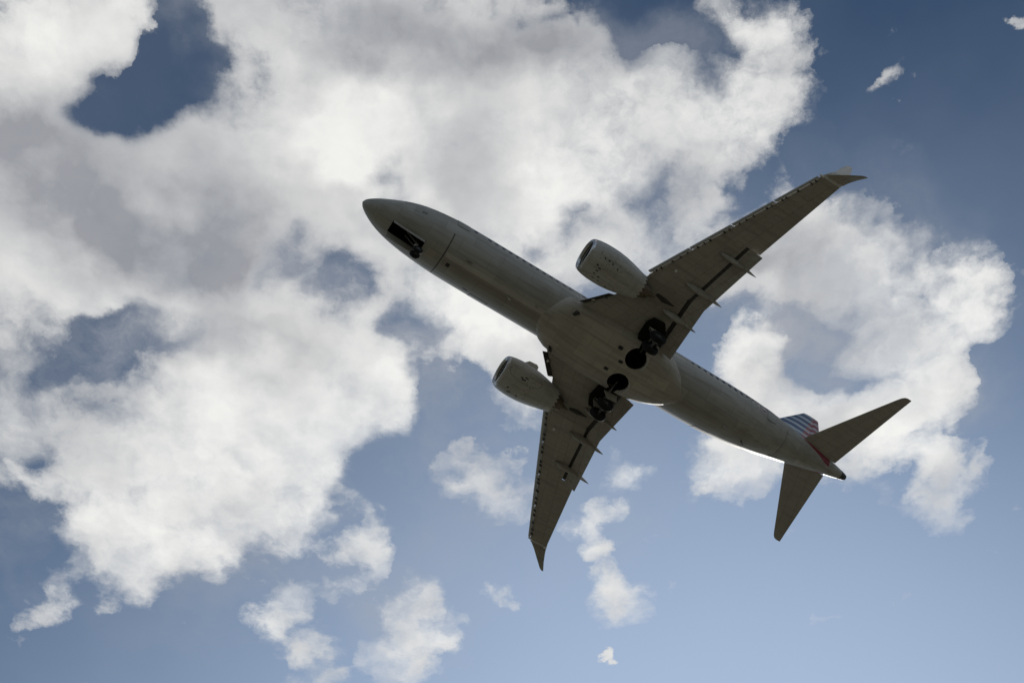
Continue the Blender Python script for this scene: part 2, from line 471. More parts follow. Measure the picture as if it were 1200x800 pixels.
def fus_extra(g, s, oc, base):
    col, x, z = stripe_colour(g, s)
    edge = g.m('ADD', .83, g.m('MULTIPLY', g.m('MAXIMUM', g.m('SUBTRACT', 33.9, x), 0.), 1.1))
    edge = g.m('SUBTRACT', edge, g.m('MULTIPLY', g.m('MAXIMUM', g.m('SUBTRACT', x, 33.9), 0.), .07))
    ab = g.m('MULTIPLY', g.m('LESS_THAN', x, 36.62), g.m('GREATER_THAN', z, edge))
    base = g.mix(ab, base, col)
    # the wide joint behind the nose bay and the joint ahead of the tail
    ring = g.m('LESS_THAN', g.m('ABSOLUTE', g.m('SUBTRACT', x, 5.78)), .045)
    ring = g.m('MULTIPLY', ring, g.m('LESS_THAN', z, -1.1))
    base = g.mix(g.m('MULTIPLY', ring, .85), base, (.05, .045, .04))
    ring = g.m('MULTIPLY', g.m('LESS_THAN', g.m('ABSOLUTE', g.m('SUBTRACT', x, 32.2)), .03), g.m('LESS_THAN', z, .4))
    base = g.mix(g.m('MULTIPLY', ring, .6), base, (.07, .06, .055))
    # keel doublers: a paler strip and a soiled strip along the belly
    y = s[1]
    lo = g.m('LESS_THAN', z, -1.)
    mid = g.m('MULTIPLY', g.m('GREATER_THAN', x, 5.9), g.m('LESS_THAN', x, 13.5))
    a = g.m('MULTIPLY', g.m('MULTIPLY', g.m('LESS_THAN', g.m('ABSOLUTE', g.m('SUBTRACT', y, .38)), .16), lo), mid)
    base = g.mix(g.m('MULTIPLY', a, .3), base, (.75, .72, .66))
    a = g.m('MULTIPLY', g.m('MULTIPLY', g.rng(g.m('ABSOLUTE', g.m('ADD', y, .12)), .42, .2, 0., 1., True), lo), mid)
    base = g.mix(g.m('MULTIPLY', a, .4), base, (.2, .18, .13))
    return base


def nac_extra(g, s, oc, base):
    lo = g.rng(s[2], ZB - 1.5, ZB - 2.0, 0., 1., True)
    vo = g.new('ShaderNodeTexVoronoi')
    g.put(vo.inputs['Vector'], oc); vo.inputs['Scale'].default_value = 6.5
    gate = g.m('GREATER_THAN', g.noise(oc, 1.7, 2, .5), .47)
    sp = g.m('MULTIPLY', g.m('MULTIPLY', g.rng(vo.outputs['Distance'], .26, .14, 0., 1.), lo), gate)
    x = g.m('SUBTRACT', X0, s[0])
    zone = g.m('MULTIPLY', g.m('GREATER_THAN', x, 13.75), g.m('LESS_THAN', x, 15.6))
    base = g.mix(g.m('MULTIPLY', g.m('MULTIPLY', sp, zone), .8), base, (.04, .037, .03))
    n = g.noise(g.mapping(oc, sc=(.6, 5, 5)), 1.4, 5, .6)
    base = g.mix(g.m('MULTIPLY', g.m('MULTIPLY', g.rng(n, .5, .66), lo), .35), base, (.62, .58, .48))
    return base


def wing_extra(g, s, oc, base):
    # row of oval tank covers along the wing, soot behind the engine
    x = g.m('SUBTRACT', X0, s[0]); y = g.m('ABSOLUTE', s[1])
    xc = g.m('ADD', 18.1, g.m('MULTIPLY', g.m('SUBTRACT', y, 3.), .405))
    u = g.m('DIVIDE', g.m('SUBTRACT', g.m('FRACT', g.m('DIVIDE', y, .66)), .5), .34)
    v = g.m('DIVIDE', g.m('SUBTRACT', x, xc), .34)
    r = g.v('LENGTH', g.comb(u, v, 0.))
    ring = g.m('MULTIPLY', g.m('LESS_THAN', g.m('ABSOLUTE', g.m('SUBTRACT', r, .86)), .10), g.m('LESS_THAN', y, 15.6))
    base = g.mix(g.m('MULTIPLY', ring, .22), base, (.09, .085, .07))
    soot = g.m('MULTIPLY', g.rng(g.m('ABSOLUTE', g.m('SUBTRACT', y, 4.88)), 1.1, .3, 0., 1., True), g.noise(g.mapping(oc, sc=(.3, 3, 3)), 1.3, 5, .6))
    return g.mix(g.m('MULTIPLY', soot, .7), base, (.10, .09, .07))


def fin_extra(g, s, oc, base): return stripe_colour(g, s)[0]


GREY_C = (.47, .465, .445)
M_FUS = painted('silver_grey_fuselage_paint', (.37, .365, .34), c_fus, 2.1, .86, extra=fus_extra, dirt=.5, tone=.09, rough=.5)
M_BELLY = painted('belly_fairing_paint', (.44, .415, .36), c_fus, 1.5, .7, dirt=.5, tone=.1, rough=.52)
M_WING = painted('wing_underside_paint', (.36, .345, .30), c_wing, 1.7, .9, dirt=.45, tone=.05, extra=wing_extra)
M_FLAP = painted('flap_paint', (.36, .345, .31), c_wing, 1.2, .6, dirt=.5)
M_STAB = painted('tailplane_paint', (.38, .365, .325), c_wing, 1.6, .8, dirt=.3, tone=.03)
M_FIN = painted('striped_tail_paint', (.5, .5, .5), c_fin, 3., 3., extra=fin_extra)
M_NAC = painted('nacelle_paint', (.44, .44, .42), c_nac, 1.05, 1.4, extra=nac_extra, dirt=.45)
M_LIP = flat('bare_metal_lip', (.55, .55, .55), .3, .85)
M_SLAT = flat('slat_metal', (.42, .42, .41), .38, .35)
M_DARK = flat('bay_interior_shade', (.012, .0115, .0105), .85, spec=.1, vary=.4)  # near-black, so the shade inside the bays is in the colour
M_KRUG = flat('dark_metal_with_shade', (.05, .047, .042), .6, spec=.3, vary=.4)  # dark metal; colour also holds the shade of krueger flaps and cove
M_RUB = flat('tyre_rubber', (.012, .012, .012), .85, spec=.2)
M_STEEL = flat('gear_steel', (.16, .16, .155), .5, .3)
M_HUB = flat('wheel_alloy', (.032, .032, .03), .55, .2)
M_EXH = flat('heat_stained_metal', (.16, .13, .10), .42, .7, vary=.3)
M_BLACK = flat('black_paint', (.02, .02, .02), .5)
M_GLASS = flat('dark_window_glass', (.015, .017, .02), .1, spec=.7)
M_PALE = flat('pale_door_paint', (.58, .57, .54), .4)
M_LAMP = flat('clear_lamp_glass', (.75, .75, .72), .12, spec=.8)

# ================================================================== mesh helpers
def obj(name, verts, faces, m, parent, smooth=True, mats=None):
    me = bpy.data.meshes.new(name)
    me.from_pydata([tuple(v) for v in verts], [], faces)
    me.materials.append(m)
    for q in mats or (): me.materials.append(q)
    bm = bmesh.new(); bm.from_mesh(me)
    bmesh.ops.remove_doubles(bm, verts=bm.verts, dist=1e-5)
    bmesh.ops.recalc_face_normals(bm, faces=bm.faces)
    for f in bm.faces: f.smooth = smooth
    bm.to_mesh(me); bm.free()
    if smooth:
        try: me.set_sharp_from_angle(angle=RAD(38))
        except Exception: pass
    o = bpy.data.objects.new(name, me)
    COL.objects.link(o)
    if parent is not None: o.parent = parent
    return o


def loft(loops, cap0=True, cap1=True, closed=True):
    """rings of equal length -> verts, faces"""
    n = len(loops[0]); V = []; F = []
    for lp in loops: V += list(lp)
    k = n if closed else n - 1
    for i in range(len(loops) - 1):
        for j in range(k):
            a = i * n + j; b = i * n + (j + 1) % n
            F.append((a, b, b + n, a + n))
    if cap0: F.append(tuple(range(n - 1, -1, -1)))
    if cap1: F.append(tuple(range((len(loops) - 1) * n, len(loops) * n)))
    return V, F


def join(*vf):
    V = []; F = []
    for v, f in vf:
        o = len(V); V += list(v); F += [tuple(i + o for i in q) for q in f]
    return V, F


def tube(a, b, r0, r1=None, n=12):
    a, b = Vector(a), Vector(b)
    r1 = r0 if r1 is None else r1
    d = (b - a).normalized(); q = d.to_track_quat('Z', 'Y')
    rings = []
    for p, r in ((a, r0), (b, r1)):
        rings.append([p + q @ Vector((r * math.cos(t * 2 * math.pi / n), r * math.sin(t * 2 * math.pi / n), 0)) for t in range(n)])
    return loft(rings)


def lathe(c, axis, prof, n=32, cap0=False, cap1=False):
    """prof: (distance along axis, radius)"""
    c = Vector(c); q = Vector(axis).normalized().to_track_quat('Z', 'Y')
    rings = [[c + q @ Vector((r * math.cos(t * 2 * math.pi / n), r * math.sin(t * 2 * math.pi / n), h)) for t in range(n)] for h, r in prof]
    return loft(rings, cap0, cap1)


def boxvf(p0, p1):
    (a, b, c), (d, e, f) = p0, p1
    V = [Vector(q) for q in ((a, b, c), (d, b, c), (d, e, c), (a, e, c), (a, b, f), (d, b, f), (d, e, f), (a, e, f))]
    return V, [(0, 3, 2, 1), (4, 5, 6, 7), (0, 1, 5, 4), (1, 2, 6, 5), (2, 3, 7, 6), (3, 0, 4, 7)]


def prism(pts, off):
    """flat outline given a thickness vector"""
    off = Vector(off); n = len(pts)
    V = [Vector(p) for p in pts] + [Vector(p) + off for p in pts]
    F = [tuple(range(n - 1, -1, -1)), tuple(range(n, 2 * n))] + [(i, (i + 1) % n, (i + 1) % n + n, i + n) for i in range(n)]
    return V, F


def cut(o, vf, m):
    """cut a lined recess into a closed body"""
    c = obj('cutter', *vf, m, o.parent, smooth=False)
    md = o.modifiers.new('cut', 'BOOLEAN'); md.operation = 'DIFFERENCE'; md.object = c; md.solver = 'EXACT'
    try: md.material_mode = 'TRANSFER'
    except Exception: pass
    bpy.context.view_layer.update()
    me = bpy.data.meshes.new_from_object(o.evaluated_get(bpy.context.evaluated_depsgraph_get()))
    o.modifiers.clear(); old = o.data; o.data = me; me.name = old.name
    bpy.data.objects.remove(c)
    bpy.data.meshes.remove(old)


def pchip(xs, ys):
    xs = np.array(xs, float); ys = np.array(ys, float)
    h = np.diff(xs); dl = np.diff(ys) / h
    d = np.zeros(len(xs)); d[0] = dl[0]; d[-1] = dl[-1]
    for i in range(1, len(xs) - 1):
        if dl[i - 1] * dl[i] > 0:
            w1 = 2 * h[i] + h[i - 1]; w2 = h[i] + 2 * h[i - 1]
            d[i] = (w1 + w2) / (w1 / dl[i - 1] + w2 / dl[i])

    def f(x):
        i = int(min(max(np.searchsorted(xs, x) - 1, 0), len(h) - 1)); t = (x - xs[i]) / h[i]; t = min(max(t, 0), 1)
        return float((1 + 2 * t) * (1 - t) ** 2 * ys[i] + t * (1 - t) ** 2 * h[i] * d[i] + t * t * (3 - 2 * t) * ys[i + 1] + t * t * (t - 1) * h[i] * d[i + 1])
    return f


# ================================================================== ground under the flight path
gm, g, b = mat('dry_grass_and_earth')
oc = g.new('ShaderNodeTexCoord').outputs['Object']
n = g.noise(oc, .02, 8, .6); n2 = g.noise(oc, .6, 6, .65)
gc = g.mix(g.rng(n, .4, .6), (.094, .088, .058), (.138, .123, .088))
g.put(b.inputs['Base Color'], g.mix(g.rng(n2, .35, .65, 0., .5), gc, (.05, .05, .032)))
b.inputs['Roughness'].default_value = .95
R_ = 9000.
V = [Vector((0, 0, 0))] + [Vector((R_ * math.cos(i * math.pi / 32), R_ * math.sin(i * math.pi / 32), 0)) for i in range(64)]
gr = obj('ground', V, [(0, i + 1, (i + 1) % 64 + 1) for i in range(64)], gm, None, smooth=False)
gr['kind'] = 'structure'

# ================================================================== the airliner
air = bpy.data.objects.new('airliner', None)
COL.objects.link(air)
air['label'] = 'grey twin engine airliner flying overhead with its landing gear down and striped tail fin'
air['category'] = 'airplane'
o_b = np.array([-X0, 0., -ZB])              # root origin in aircraft axes measured from the nose
pos = MW @ (o_b - CAM_B) + np.array([0, 0, 1.7])
air.rotation_mode = 'QUATERNION'
air.rotation_quaternion = Matrix(MW.tolist()).to_quaternion()
air.location = pos
air.empty_display_size = 3

# ---- fuselage
FX = [0, .12, .35, .7, 1.2, 1.9, 2.7, 3.6, 4.8, 6.2, 8, 24.5, 26.5, 28.5, 30.5, 32.5, 34.5, 36.2, 37.4, 38.1, 38.5]
FW = [.03, .23, .43, .66, .92, 1.20, 1.44, 1.62, 1.77, 1.86, 1.88, 1.88, 1.87, 1.80, 1.62, 1.34, 1.00, .69, .47, .31, .20]
FT = [-.54, -.30, -.10, .09, .32, .69, 1.17, 1.57, 1.84, 1.97, 2.0, 2.0, 2.0, 2.0, 1.99, 1.96, 1.90, 1.82, 1.72, 1.60, 1.50]
FB = [-.60, -.86, -1.06, -1.24, -1.43, -1.60, -1.73, -1.84, -1.93, -1.99, -2.0, -2.0, -1.90, -1.58, -1.10, -.50, .08, .54, .83, 1.02, 1.15]
fW, fT, fB = pchip(FX, FW), pchip(FX, FT), pchip(FX, FB)


def fus_pt(x, a, off=0.):
    """a: angle from straight down, positive to port"""
    w, t, bt = fW(x) + off, fT(x) + off, fB(x) - off
    zc = (t + bt) / 2 + .03 * (t - bt) / 4
    ca = math.cos(a)
    return L(x, w * math.sin(a), zc - (zc - bt) * ca if ca > 0 else zc - (t - zc) * ca)


NA = 72
xs = sorted(set([0, .03, .07, .12, .2, .35, .5, .7, .95, 1.2, 1.55, 1.9, 2.3, 2.7, 3.15, 3.6, 4.2, 4.8, 5.5, 6.2, 7, 8] + list(np.arange(9, 24.6, 1.0)) + [24.5] + list(np.arange(25, 38, .5)) + [38.1, 38.5]))
fus = obj('fuselage', *loft([[fus_pt(x, 2 * math.pi * i / NA) for i in range(NA)] for x in xs]), M_FUS, air)
# nose wheel bay
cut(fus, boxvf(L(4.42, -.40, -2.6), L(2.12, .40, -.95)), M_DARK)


def patch(name, x0, x1, a0, a1, m, parent, off=.006, nx=3, na=3, rnd=0.):
    """curved panel lying on the fuselage skin, with its own thickness"""
    rows = []
    for i in range(nx + 1):
        x = x0 + (x1 - x0) * i / nx
        sh = 1.
        if rnd: u = abs(2 * i / nx - 1); sh = (1 - u ** 4 * rnd)
        am, ah = (a0 + a1) / 2, (a1 - a0) / 2 * sh
        rows.append((x, am, ah))
    top = [[fus_pt(x, am + ah * (2 * j / na - 1), off) for j in range(na + 1)] for x, am, ah in rows]
    bot = [[fus_pt(x, am + ah * (2 * j / na - 1), -.03) for j in range(na + 1)] for x, am, ah in rows]
    k = na + 1
    V = [p for r in top for p in r] + [p for r in bot for p in r]
    N = len(rows) * k; F = []
    for i in range(nx):
        for j in range(na):
            a = i * k + j
            F += [(a, a + 1, a + k + 1, a + k), (N + a, N + a + k, N + a + k + 1, N + a + 1)]
    for i in range(nx):
        for a in (i * k, i * k + na): F.append((a, a + k, N + a + k, N + a))
    for j in range(na):
        for a in (j, nx * k + j): F.append((a, a + 1, N + a + 1, N + a))
    return obj(name, V, F, m, parent)


def ang(z, x): # angle of height z on the skin
    t, bt = fT(x), fB(x); zc = (t + bt) / 2 + .03 * (t - bt) / 4
    return math.acos(max(-1, min(1, (zc - z) / ((zc - bt) if z < zc else (t - zc)))))


for sd_ in (1, -1):
    for k in range(46):
        x = 7.0 + k * .508
        if k in (1, 15, 31, 32): continue
        a0, a1 = ang(-.02, x), ang(.31, x)
        w = patch('cabin_window', x - .125, x + .125, sd_ * a0, sd_ * a1, M_GLASS, fus, .004, 4, 3, .45)
    # cockpit side and front windows
    for x0, x1, z0, z1 in ((1.75, 2.25, .30, .72), (2.32, 2.85, .42, .95), (2.92, 3.35, .55, 1.02)):
        xm = (x0 + x1) / 2
        patch('cockpit_window', x0, x1, sd_ * ang(z0, xm), sd_ * ang(min(z1, fT(xm) - .1), xm), M_GLASS, fus, .005)
    # passenger doors with dark seals
    for x0, x1 in ((5.72, 6.58), (30.2, 30.98)):
        xm = (x0 + x1) / 2
        dr = patch('cabin_door', x0, x1, sd_ * ang(-.30, xm), sd_ * ang(1.30, xm), M_FUS, fus, .012, 4, 8, .05)
        patch('door_seal', x0 - .018, x1 + .018, sd_ * ang(-.34, xm), sd_ * ang(1.34, xm), M_BLACK, dr, .005, 4, 8, .05)
    patch('static_port_plate', 3.4, 3.75, sd_ * ang(-.75, 3.5), sd_ * ang(-.6, 3.5), M_STEEL, fus, .004)
# freight doors on the starboard belly
for x0, x1 in ((8.6, 9.85), (26.0, 27.1)):
    xm = (x0 + x1) / 2
    dr = patch('cargo_door', x0, x1, -ang(-1.45, xm), -ang(-.55, xm), M_FUS, fus, .012, 4, 6, .05)
    patch('door_seal', x0 - .045, x1 + .045, -ang(-1.51, xm), -ang(-.5, xm), M_BLACK, dr, .005, 4, 6, .05)
# belly hatches, vents, blades
patch('access_hatch', 4.75, 5.35, -.2, .1, M_BELLY, fus, .006)
patch('air_vent', 7.95, 8.3, -.66, -.60, M_BLACK, fus, .004)
patch('air_vent', 6.2, 6.45, -.15, -.02, M_BLACK, fus, .004)
patch('air_vent', 31.9, 32.7, -.62, -.5, M_KRUG, fus, .004)
patch('access_hatch', 34.0, 35.0, -.5, -.1, M_BELLY, fus, .006)
patch('drain_plate', 29.5, 29.8, -.7, -.6, M_BLACK, fus, .004)


def blade(name, x, y, h, ch, m, sweep=.15):
    a = math.asin(y / fW(x)); p = fus_pt(x, a); dn = (p - L(x, 0, .0)); dn.x = 0; dn.normalize()
    sd = Vector((0, dn.z, -dn.y)) * .02
    rings = []
    for t in (-.1, .5, 1.):
        c_ = ch * (1 - .45 * max(t, 0)); q = p + dn * h * t - Vector((sweep * t, 0, 0))
        rings.append([q + Vector((c_ / 2, 0, 0)), q + sd * (1 - .5 * t), q - Vector((c_ / 2, 0, 0)), q - sd * (1 - .5 * t)])
    return obj(name, *loft(rings), m, fus)


blade('blade_antenna', 7.35, .72, .34, .38, M_BLACK)
blade('blade_antenna', 10.6, .05, .26, .30, M_BELLY)
blade('blade_antenna', 27.4, .0, .3, .34, M_BELLY)
blade('drain_mast', 29.3, -.5, .28, .2, M_STEEL)
blade('drain_mast', 12.4, .5, .22, .16, M_STEEL)
# tail cone with the black exhaust of the auxiliary engine
c0 = L(38.02, 0, (fT(38.02) + fB(38.02)) / 2)
ax = L(38.5, 0, 1.325) - c0
tc = obj('exhaust_cone', *lathe(c0, ax, [(.0, fW(38.02) + .012), (.2, .285), (.40, .235), (.52, .17), (.49, .15), (.3, .14)], 28, True, True), M_BLACK, fus)

# ---- wing to body fairing with the two open wheel wells
BX = [12.8, 13.5, 14.4, 15.5, 17, 20.2, 21.3, 22.2, 23.0, 23.6, 24.2]
BW = [.5, 1.35, 1.88, 2.08, 2.20, 2.18, 2.04, 1.76, 1.36, .88, .30]
BB = [-1.96, -2.09, -2.20, -2.28, -2.34, -2.33, -2.26, -2.17, -2.08, -2.02, -1.95]
bW, bB = pchip(BX, BW), pchip(BX, BB)


def bel_loop(x):
    w, bt = bW(x), bB(x); top = -.75; out = []
    for i in range(33):
        a = -math.pi / 2 + math.pi * i / 32
        sx, cx = math.sin(a), math.cos(a)
        out.append(L(x, w * math.copysign(abs(sx) ** .8, sx), top + (bt - top) * abs(cx) ** .62))
    out += [L(x, w * .8, -.2), L(x, -w * .8, -.2)]
    return out


bel = obj('belly_fairing', *loft([bel_loop(x) for x in sorted(BX + [13.1, 13.9, 16.2, 18, 19, 19.6, 20.8, 21.8, 22.6, 23.35])]), M_BELLY, air)
for s in (1, -1):
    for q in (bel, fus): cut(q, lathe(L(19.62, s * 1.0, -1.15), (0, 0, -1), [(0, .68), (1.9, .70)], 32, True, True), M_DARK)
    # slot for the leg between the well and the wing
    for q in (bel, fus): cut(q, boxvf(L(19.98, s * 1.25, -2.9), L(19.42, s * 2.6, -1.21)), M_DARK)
for x, y in ((18.35, 1.15), (18.9, .35), (18.4, -.55)):
    obj('cooling_outlet', *boxvf(L(x + .14, y - .10, bB(x) - .012), L(x - .14, y + .10, bB(x) + .2)), M_BLACK, bel, smooth=False)
for s in (1, -1):
    pts = [L(14.55, s * 1.35, 0), L(14.75, s * 1.35, 0), L(14.95, s * 1.62, 0), L(14.7, s * 1.62, 0)]
    obj('ram_air_inlet', *prism([Vector((p.x, p.y, ZB - 2.14)) for p in pts], (0, 0, .35)), M_KRUG, bel, smooth=False)
    # curved lip that guides the tyre into its well
    rings = []
    for i in range(15):
        t = RAD(-35 + 85 * i / 14); rr = .76
        ctr = L(19.62 + rr * math.cos(t), s * (1.0 + rr * math.sin(t)), -2.37)
        rad = Vector((-math.cos(t), s * math.sin(t), 0)); up = Vector((0, 0, 1))
        rings.append([ctr + rad * .05 + up * .1, ctr + rad * .03 - up * .10, ctr - rad * .03 - up * .10, ctr - rad * .05 + up * .1])
    obj('well_lip', *loft(rings), M_PALE, bel)

# ---- wings
SLP = .1372


def zw(y): return -1.35 + SLP * (abs(y) - 1.9)
def le(y):
    y = abs(y)
    if y < 3.6: return 15.95 - (3.6 - y) * .93
    return 17.03 + (y - 5.72) * .523 if y > 4.6 else 15.95 + (y - 3.6) * ((17.03 - 1.12 * .523) - 15.95) / 1.0
def te_out(y): return 22.60 + (abs(y) - 10.5) * .27
def te_flap(y):
    y = abs(y)
    return 21.60 - (y - 2.2) * .02 if y < 5.75 else 21.53 + (y - 5.75) * .232


def foil(y, x0, x1, z, t, n=14, blunt=None, droop=0., cam=.0):
    """closed section: lower surface near z, thickness t*chord; blunt cuts it off square at x = blunt"""
    ch = x1 - x0; up = []; lo = []
    end = 1. if blunt is None else (blunt - x0) / ch
    for i in range(n + 1):
        u = end * (1 - math.cos(math.pi * i / n / (1. if blunt is None else 2.) )) / (2. if blunt is None else 1.)
        th = 5 * t * (.2969 * math.sqrt(u) - .126 * u - .3516 * u * u + .2843 * u ** 3 - .1036 * u ** 4)
        cz = -droop * u * ch + cam * 4 * u * (1 - u) * ch
        up.append(L(x0 + u * ch, y, z + cz + .62 * 2 * th * ch * .5 + .0))
        lo.append(L(x0 + u * ch, y, z + cz - .38 * 2 * th * ch * .5))
    return up + lo[::-1][:-1] if blunt is not None else up + lo[::-1][1:-1]


def thick(y): return max(.10, .145 - .0055 * abs(y))


for s in (1, -1):
    def SW(y): return s * y
    # fixed wing: inboard piece and flap bays end in a blunt rear face, the outboard panel runs to its trailing edge
    inner = []
    for y in (1.8, 2.2, 2.7, 3.6, 4.7, 5.76):
        x0 = le(y) + .38; inner.append(foil(s * y, x0, te_flap(y) + .1, zw(y) + .08, thick(y) * .95, blunt=te_flap(y) - 1.12))
    for y in (5.74, 7, 8.5, 10.42):
        x0 = le(y) + .32; inner.append(foil(s * y, x0, te_flap(y) + .1, zw(y) + .06, thick(y), blunt=te_flap(y) - 1.06))
    outer = []
    for y in (10.38, 12, 13.5, 15, 16.0, 16.35):
        x0 = le(y) + (.30 if y < 16.2 else .16); outer.append(foil(s * y, x0, te_out(y), zw(y) + .05, thick(y)))
    if s > 0: pass
    wing = obj('wing', *join(loft(inner), loft(outer)), M_WING, air)
    # spoiler panels above the flap bays, with the cove shade as a dark sheet beneath them
    for y0, y1 in ((1.9, 5.77), (5.73, 10.40)):
        rings = []; cove = []
        for y in (y0, y1):
            a, z = te_flap(y), zw(y)
            rings.append([L(a - 1.5, s * y, z + .42), L(a - .42, s * y, z + .20), L(a - .42, s * y, z + .17), L(a - 1.5, s * y, z + .36)])
            cove.append([L(a - 1.45, s * y, z + .33), L(a - .44, s * y, z + .155), L(a - .44, s * y, z + .13), L(a - 1.45, s * y, z + .29)])
        sp = obj('spoiler', *loft(rings), M_WING, wing, smooth=False)
        obj('flap_cove_shade', *loft(cove), M_KRUG, wing, smooth=False)
    # aileron: its hinge line shows as a groove
    # ---- slats on the outer wing, with gaps and track brackets
    for y0, y1 in ((5.95, 8.42), (8.5, 10.98), (11.06, 13.55), (13.63, 16.2)):
        rings = []
        for y in np.linspace(y0, y1, 5):
            x, z = le(y), zw(y) - .02; k = 1.0 - .02 * (y - 6)
            sec = [(.46, .27), (.30, .25), (.15, .19), (.04, .10), (.0, .02), (.03, -.05), (.12, -.09), (.215, -.07), (.19, -.03), (.16, .03), (.19, .10), (.28, .16), (.46, .225)]
            rings.append([L(x + dx * k, s * y, z + dz * k) for dx, dz in sec])
        sl = obj('slat', *loft(rings), M_SLAT, wing)
        rs = random.Random(int(y0 * 10) + s)
        for y in [y0 + .2 + (y1 - y0 - .4) * q for q in (.04, .2 + rs.uniform(-.06, .06), .5 + rs.uniform(-.1, .1), .78 + rs.uniform(-.06, .06), .97)]:
            x, z = le(y), zw(y); hw = rs.choice((.025, .03, .045))
            obj('slat_track', *boxvf(L(x + rs.uniform(.34, .42), s * y - hw, z - .03), L(x + .16, s * y + hw, z + .12)), M_KRUG, sl, smooth=False)
    # ---- krueger flaps between body and engine
    for y0, y1 in ((2.12, 3.5), ):
        rings = []
        for y in np.linspace(y0, y1, 4):
            x, z = le(y), zw(y)
            rings.append([L(x + dx, s * y, z + dz) for dx, dz in ((.0, -.16), (.06, -.22), (.16, -.17), (.42, .06), (.40, .14), (.14, -.05))])
        kf = obj('krueger_flap', *loft(rings), M_KRUG, wing)
        for y in (2.5, 3.1):
            obj('hinge_arm', *tube(L(le(y) + .12, s * y, zw(y) - .1), L(le(y) + .6, s * y, zw(y) + .05), .04), M_STEEL, kf)
    # ---- trailing edge flaps, lowered
    for y0, y1 in ((2.0, 5.765), (5.745, 10.44)):
        rings = []; aft = []
        for y in np.linspace(y0, y1, 4):
            a, z = te_flap(y), zw(y)
            rings.append(foil(s * y, a - .86, a - .26, z - .10, .17, droop=.32))
            aft.append(foil(s * y, a - .36, a + .02, z - .27, .13, droop=.55))
        fl = obj('flap', *loft(rings), M_FLAP, wing)
        obj('aft_flap', *loft(aft), M_FLAP, fl)
    # ---- flap track fairings: pale canoes with a dark pointed tail that follows the flap
    for yy, xa, xb, r in ((9.25, 20.25, 23.0, .17), (6.55, 19.6, 22.32, .20), (4.34, 19.35, 21.9, .20)):
        z0 = zw(yy)
        xm = xa + (xb - xa) * .66
        rings = []
        for t, k in ((0, .06), (.08, .42), (.22, .8), (.45, 1.), (.7, 1.), (.9, .82), (1., .7)):
            x = xa + (xm - xa) * t; w = r * k; h = r * 2.3 * k
            zc = z0 - .04 - .10 * t
            rings.append([L(x, s * yy + w * math.cos(q), zc + (h if math.sin(q) < 0 else .12) * math.sin(q)) for q in np.linspace(0, 2 * math.pi, 17)[:-1]])
        ff = obj('flap_track_fairing', *loft(rings), M_FLAP, wing)
        rings = []
        for t, k in ((0., .66), (.3, .6), (.6, .42), (.85, .2), (1., .04)):
            x = xm + .02 + (xb - xm) * t; w = r * k; h = r * 2.2 * k
            zc = z0 - .15 - .38 * t
            rings.append([L(x, s * yy + w * math.cos(q), zc + (h if math.sin(q) < 0 else .2 * k + .04) * math.sin(q)) for q in np.linspace(0, 2 * math.pi, 13)[:-1]])
        obj('fairing_tail', *loft(rings), M_FLAP, ff)
        obj('flap_track', *boxvf(L(te_flap(yy) - .35, s * yy - .09, z0 - .32), L(te_flap(yy) - 1.35, s * yy + .09, z0 + .1)), M_KRUG, ff, smooth=False)
    # ---- split winglet
    def blend(stations):
        rings = []
        for (xl, xt, y, z, nx, nz, t) in stations:
            ring = []
            for u, h in ((0, 0), (.06, .6), (.25, 1), (.55, .85), (1, .03), (.55, -.85), (.25, -1), (.06, -.6)):
                ring.append(L(xl + (xt - xl) * u, s * (y + nx * h * t), z + nz * h * t))
            rings.append(ring)
        return rings
    zt = zw(16.35) + .05
    upw = blend([(22.75, 24.18, 16.34, zt + .02, -.0, 1., .075), (22.98, 24.30, 16.62, zt + .08, -.3, .95, .065), (23.25, 24.42, 16.82, zt + .28, -.75, .65, .055),
                 (23.55, 24.55, 16.94, zt + .62, -.95, .3, .045), (24.05, 24.80, 17.18, zt + 1.55, -.97, .24, .035), (24.58, 25.00, 17.40, zt + 2.35, -.97, .24, .02), (24.75, 25.02, 17.43, zt + 2.46, -.97, .24, .008)])
    wl = obj('winglet', *loft(upw), M_PALE, wing)
    low = blend([(22.98, 24.28, 16.55, zt + .02, .2, .95, .05), (23.45, 24.42, 16.90, zt - .08, .35, .93, .045), (24.0, 24.62, 17.35, zt - .36, .5, .86, .03), (24.55, 24.86, 17.78, zt - .66, .5, .86, .015), (24.74, 24.90, 17.86, zt - .72, .5, .86, .006)])
    obj('lower_winglet', *loft(low), M_WING, wl)
    obj('navigation_light', *lathe(L(22.82, s * 16.36, zt), (1, .0, 0), [(-.1, .07), (.1, .07), (.2, .04), (.23, 0)], 12, True), M_LAMP, wl)
    obj('landing_light', *lathe(L(15.25, s * 2.62, zw(2.6) - .05), (.8, 0, -.6), [(-.1, .1), (.06, .1), (.09, .05), (.1, 0)], 14, True), M_LAMP, wing)
    obj('fuel_panel', *lathe(L(18.6, s * 6.9, zw(6.9) - .22), (0, 0, -1), [(0, .09), (.03, .09)], 14, True, True), M_LAMP, wing)

    # ---- engine
    ey, ez = s * 4.88, -1.28
    C = lambda x: L(x, ey, ez)
    fwd = (1, 0, 0)
    eng = obj('engine', *lathe(C(13.1), (-1, 0, -.012),
              [(.30, .86), (.14, .885), (.05, .925), (.012, .955), (0, .985), (.02, 1.02), (.08, 1.065), (.22, 1.125), (.5, 1.19), (.9, 1.235), (1.4, 1.25), (1.9, 1.235), (2.4, 1.18), (2.9, 1.09), (3.35, .99), (3.62, .92),
               (3.63, .90), (3.3, .93), (2.6, .96), (1.4, .93), (.9, .90), (.6, .87)], 56), M_NAC, air)
